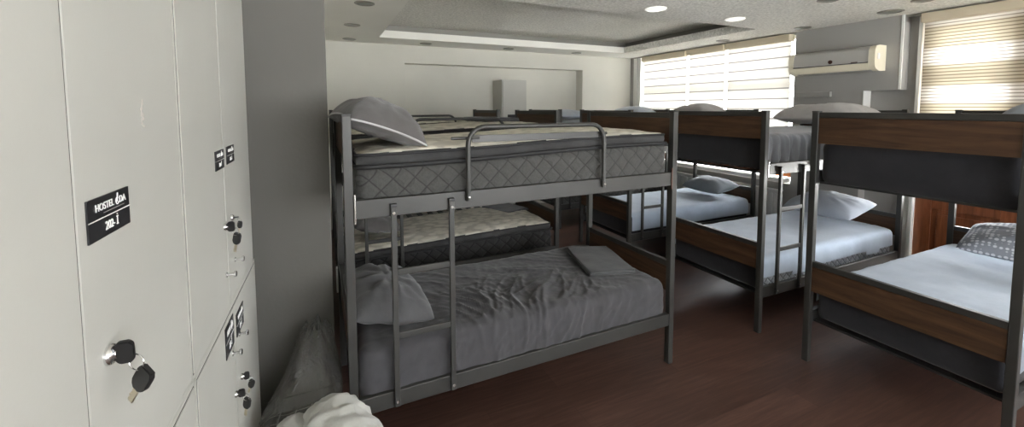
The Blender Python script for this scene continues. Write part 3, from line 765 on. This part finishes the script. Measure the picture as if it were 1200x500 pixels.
keyset('large black-headed keys in the lock under the readable room plate', .888, 1.277, 1.25, 82, 34)
keyset('black keys hanging at the far upper locker pair, left of its middle seam', 1.72, 1.272, 1.15, 75, 10)
keyset('black key standing in the far upper lock right of the middle seam', 1.832, 1.278, .75, 10, 5)
keyset('black keys at the far lower locker pair, left of its middle seam', 1.764, .634, 1.15, 70, 8)
keyset('black keys at the far lower locker pair, right of its middle seam', 1.877, .633, .95, 90, 20)

# ------------------------------------------------------------------ bag of bedding beside the lockers
def roll(p0, p1, r, label, seed, m='quilt_white', flat=.8):
    p0, p1 = Vector(p0), Vector(p1); L = (p1-p0).length; bm = B(); n, s = 48, 40; d = (p1-p0).normalized()
    u = d.cross(Vector((0, 0, 1))).normalized(); v = u.cross(d); rings = []
    for i in range(n+1):
        t_ = i/n; e = (1-abs(2*t_-1)**3.4)**.5 if 0 < i < n else .04
        c = p0.lerp(p1, t_)
        ring = []
        for k in range(s):
            a = 2*PI*k/s; q = Vector((t_*L*6, math.cos(a)*1.6, math.sin(a)*1.6))+Vector((seed,)*3)
            rr = r*e*(1+.09*noise.noise(q)+.05*noise.noise(q*3)) - .010*abs(math.sin(t_*L*34+math.sin(a*2+seed)))*e
            rr -= .012*r/.1*(1-abs(noise.noise(q*2.2+Vector((9, 0, 0)))))**5*e
            ring.append(bm.verts.new(c+u*math.cos(a)*rr+v*math.sin(a)*rr*flat))
        rings.append(ring)
    for a, c in zip(rings, rings[1:]):
        for k in range(s): bm.faces.new((a[k], a[(k+1) % s], c[(k+1) % s], c[k]))
    bm.faces.new(rings[0]); bm.faces.new(rings[-1])
    o = mk('rolled_quilt', bm, m); return tag(o, label, 'rolled quilt')
roll((-.035, 1.955, .37), (.13, 1.42, .34), .155, 'plump rolled white quilt against the head post of the front bunk', 1)
roll((-.155, 1.98, .335), (-.09, 1.45, .32), .10, 'slimmer rolled white quilt lying in the plastic bag beside the plump one', 4)
def dq(p, n): return n*.01*fb(p, 6)+Vector((0, 0, .03*fb(p, 3)))
bm = rbox(.30, .62, .20, .05, 20, 30, 4, dq); o = mk('checked_blanket', bm, 'checked_cloth'); o.location = (-.325, 1.66, .006); o.rotation_euler = (0, 0, -.05)
tag(o, 'folded grey blanket with pale check lines in the plastic bag beside the lockers', 'blanket')
# the bag: open-topped film gathered to a crumpled peak against the wall
bm = B(); rings = []; NS = 72
prof = [(0, 1.0), (.06, 1.03), (.12, 1.02), (.18, .98), (.23, .88), (.28, .74), (.33, .62), (.37, .53), (.41, .46), (.45, .40), (.49, .34), (.52, .22)]
for z, k in prof:
    ring = []
    for i in range(NS):
        a = 2*PI*i/NS; q = (z/.52)
        cx, cy = -.115+.05*q, 1.96+.43*q
        w_ = 1+.05*noise.noise(Vector((math.cos(a)*2, math.sin(a)*2, z*5)))+.16*abs(noise.noise(Vector((a*4, z*3, 2))))*q
        x_, y_ = cx+.225*k*w_*math.cos(a), min(2.53, cy+.42*k*w_*math.sin(a))
        if y_ > 1.86: x_ = min(x_, .055)
        ring.append(bm.verts.new((x_, y_, z*(1+.12*noise.noise(Vector((math.cos(a)*2, math.sin(a)*2, 3)))*(z > .3))+.004)))
    rings.append(ring)
for a, c in zip(rings, rings[1:]):
    for k in range(NS): bm.faces.new((a[k], a[(k+1) % NS], c[(k+1) % NS], c[k]))
o = mk('plastic_bag', bm, 'plastic_film'); tag(o, 'clear crumpled plastic bag of bedding on the floor against the shadowed wall', 'plastic bag')
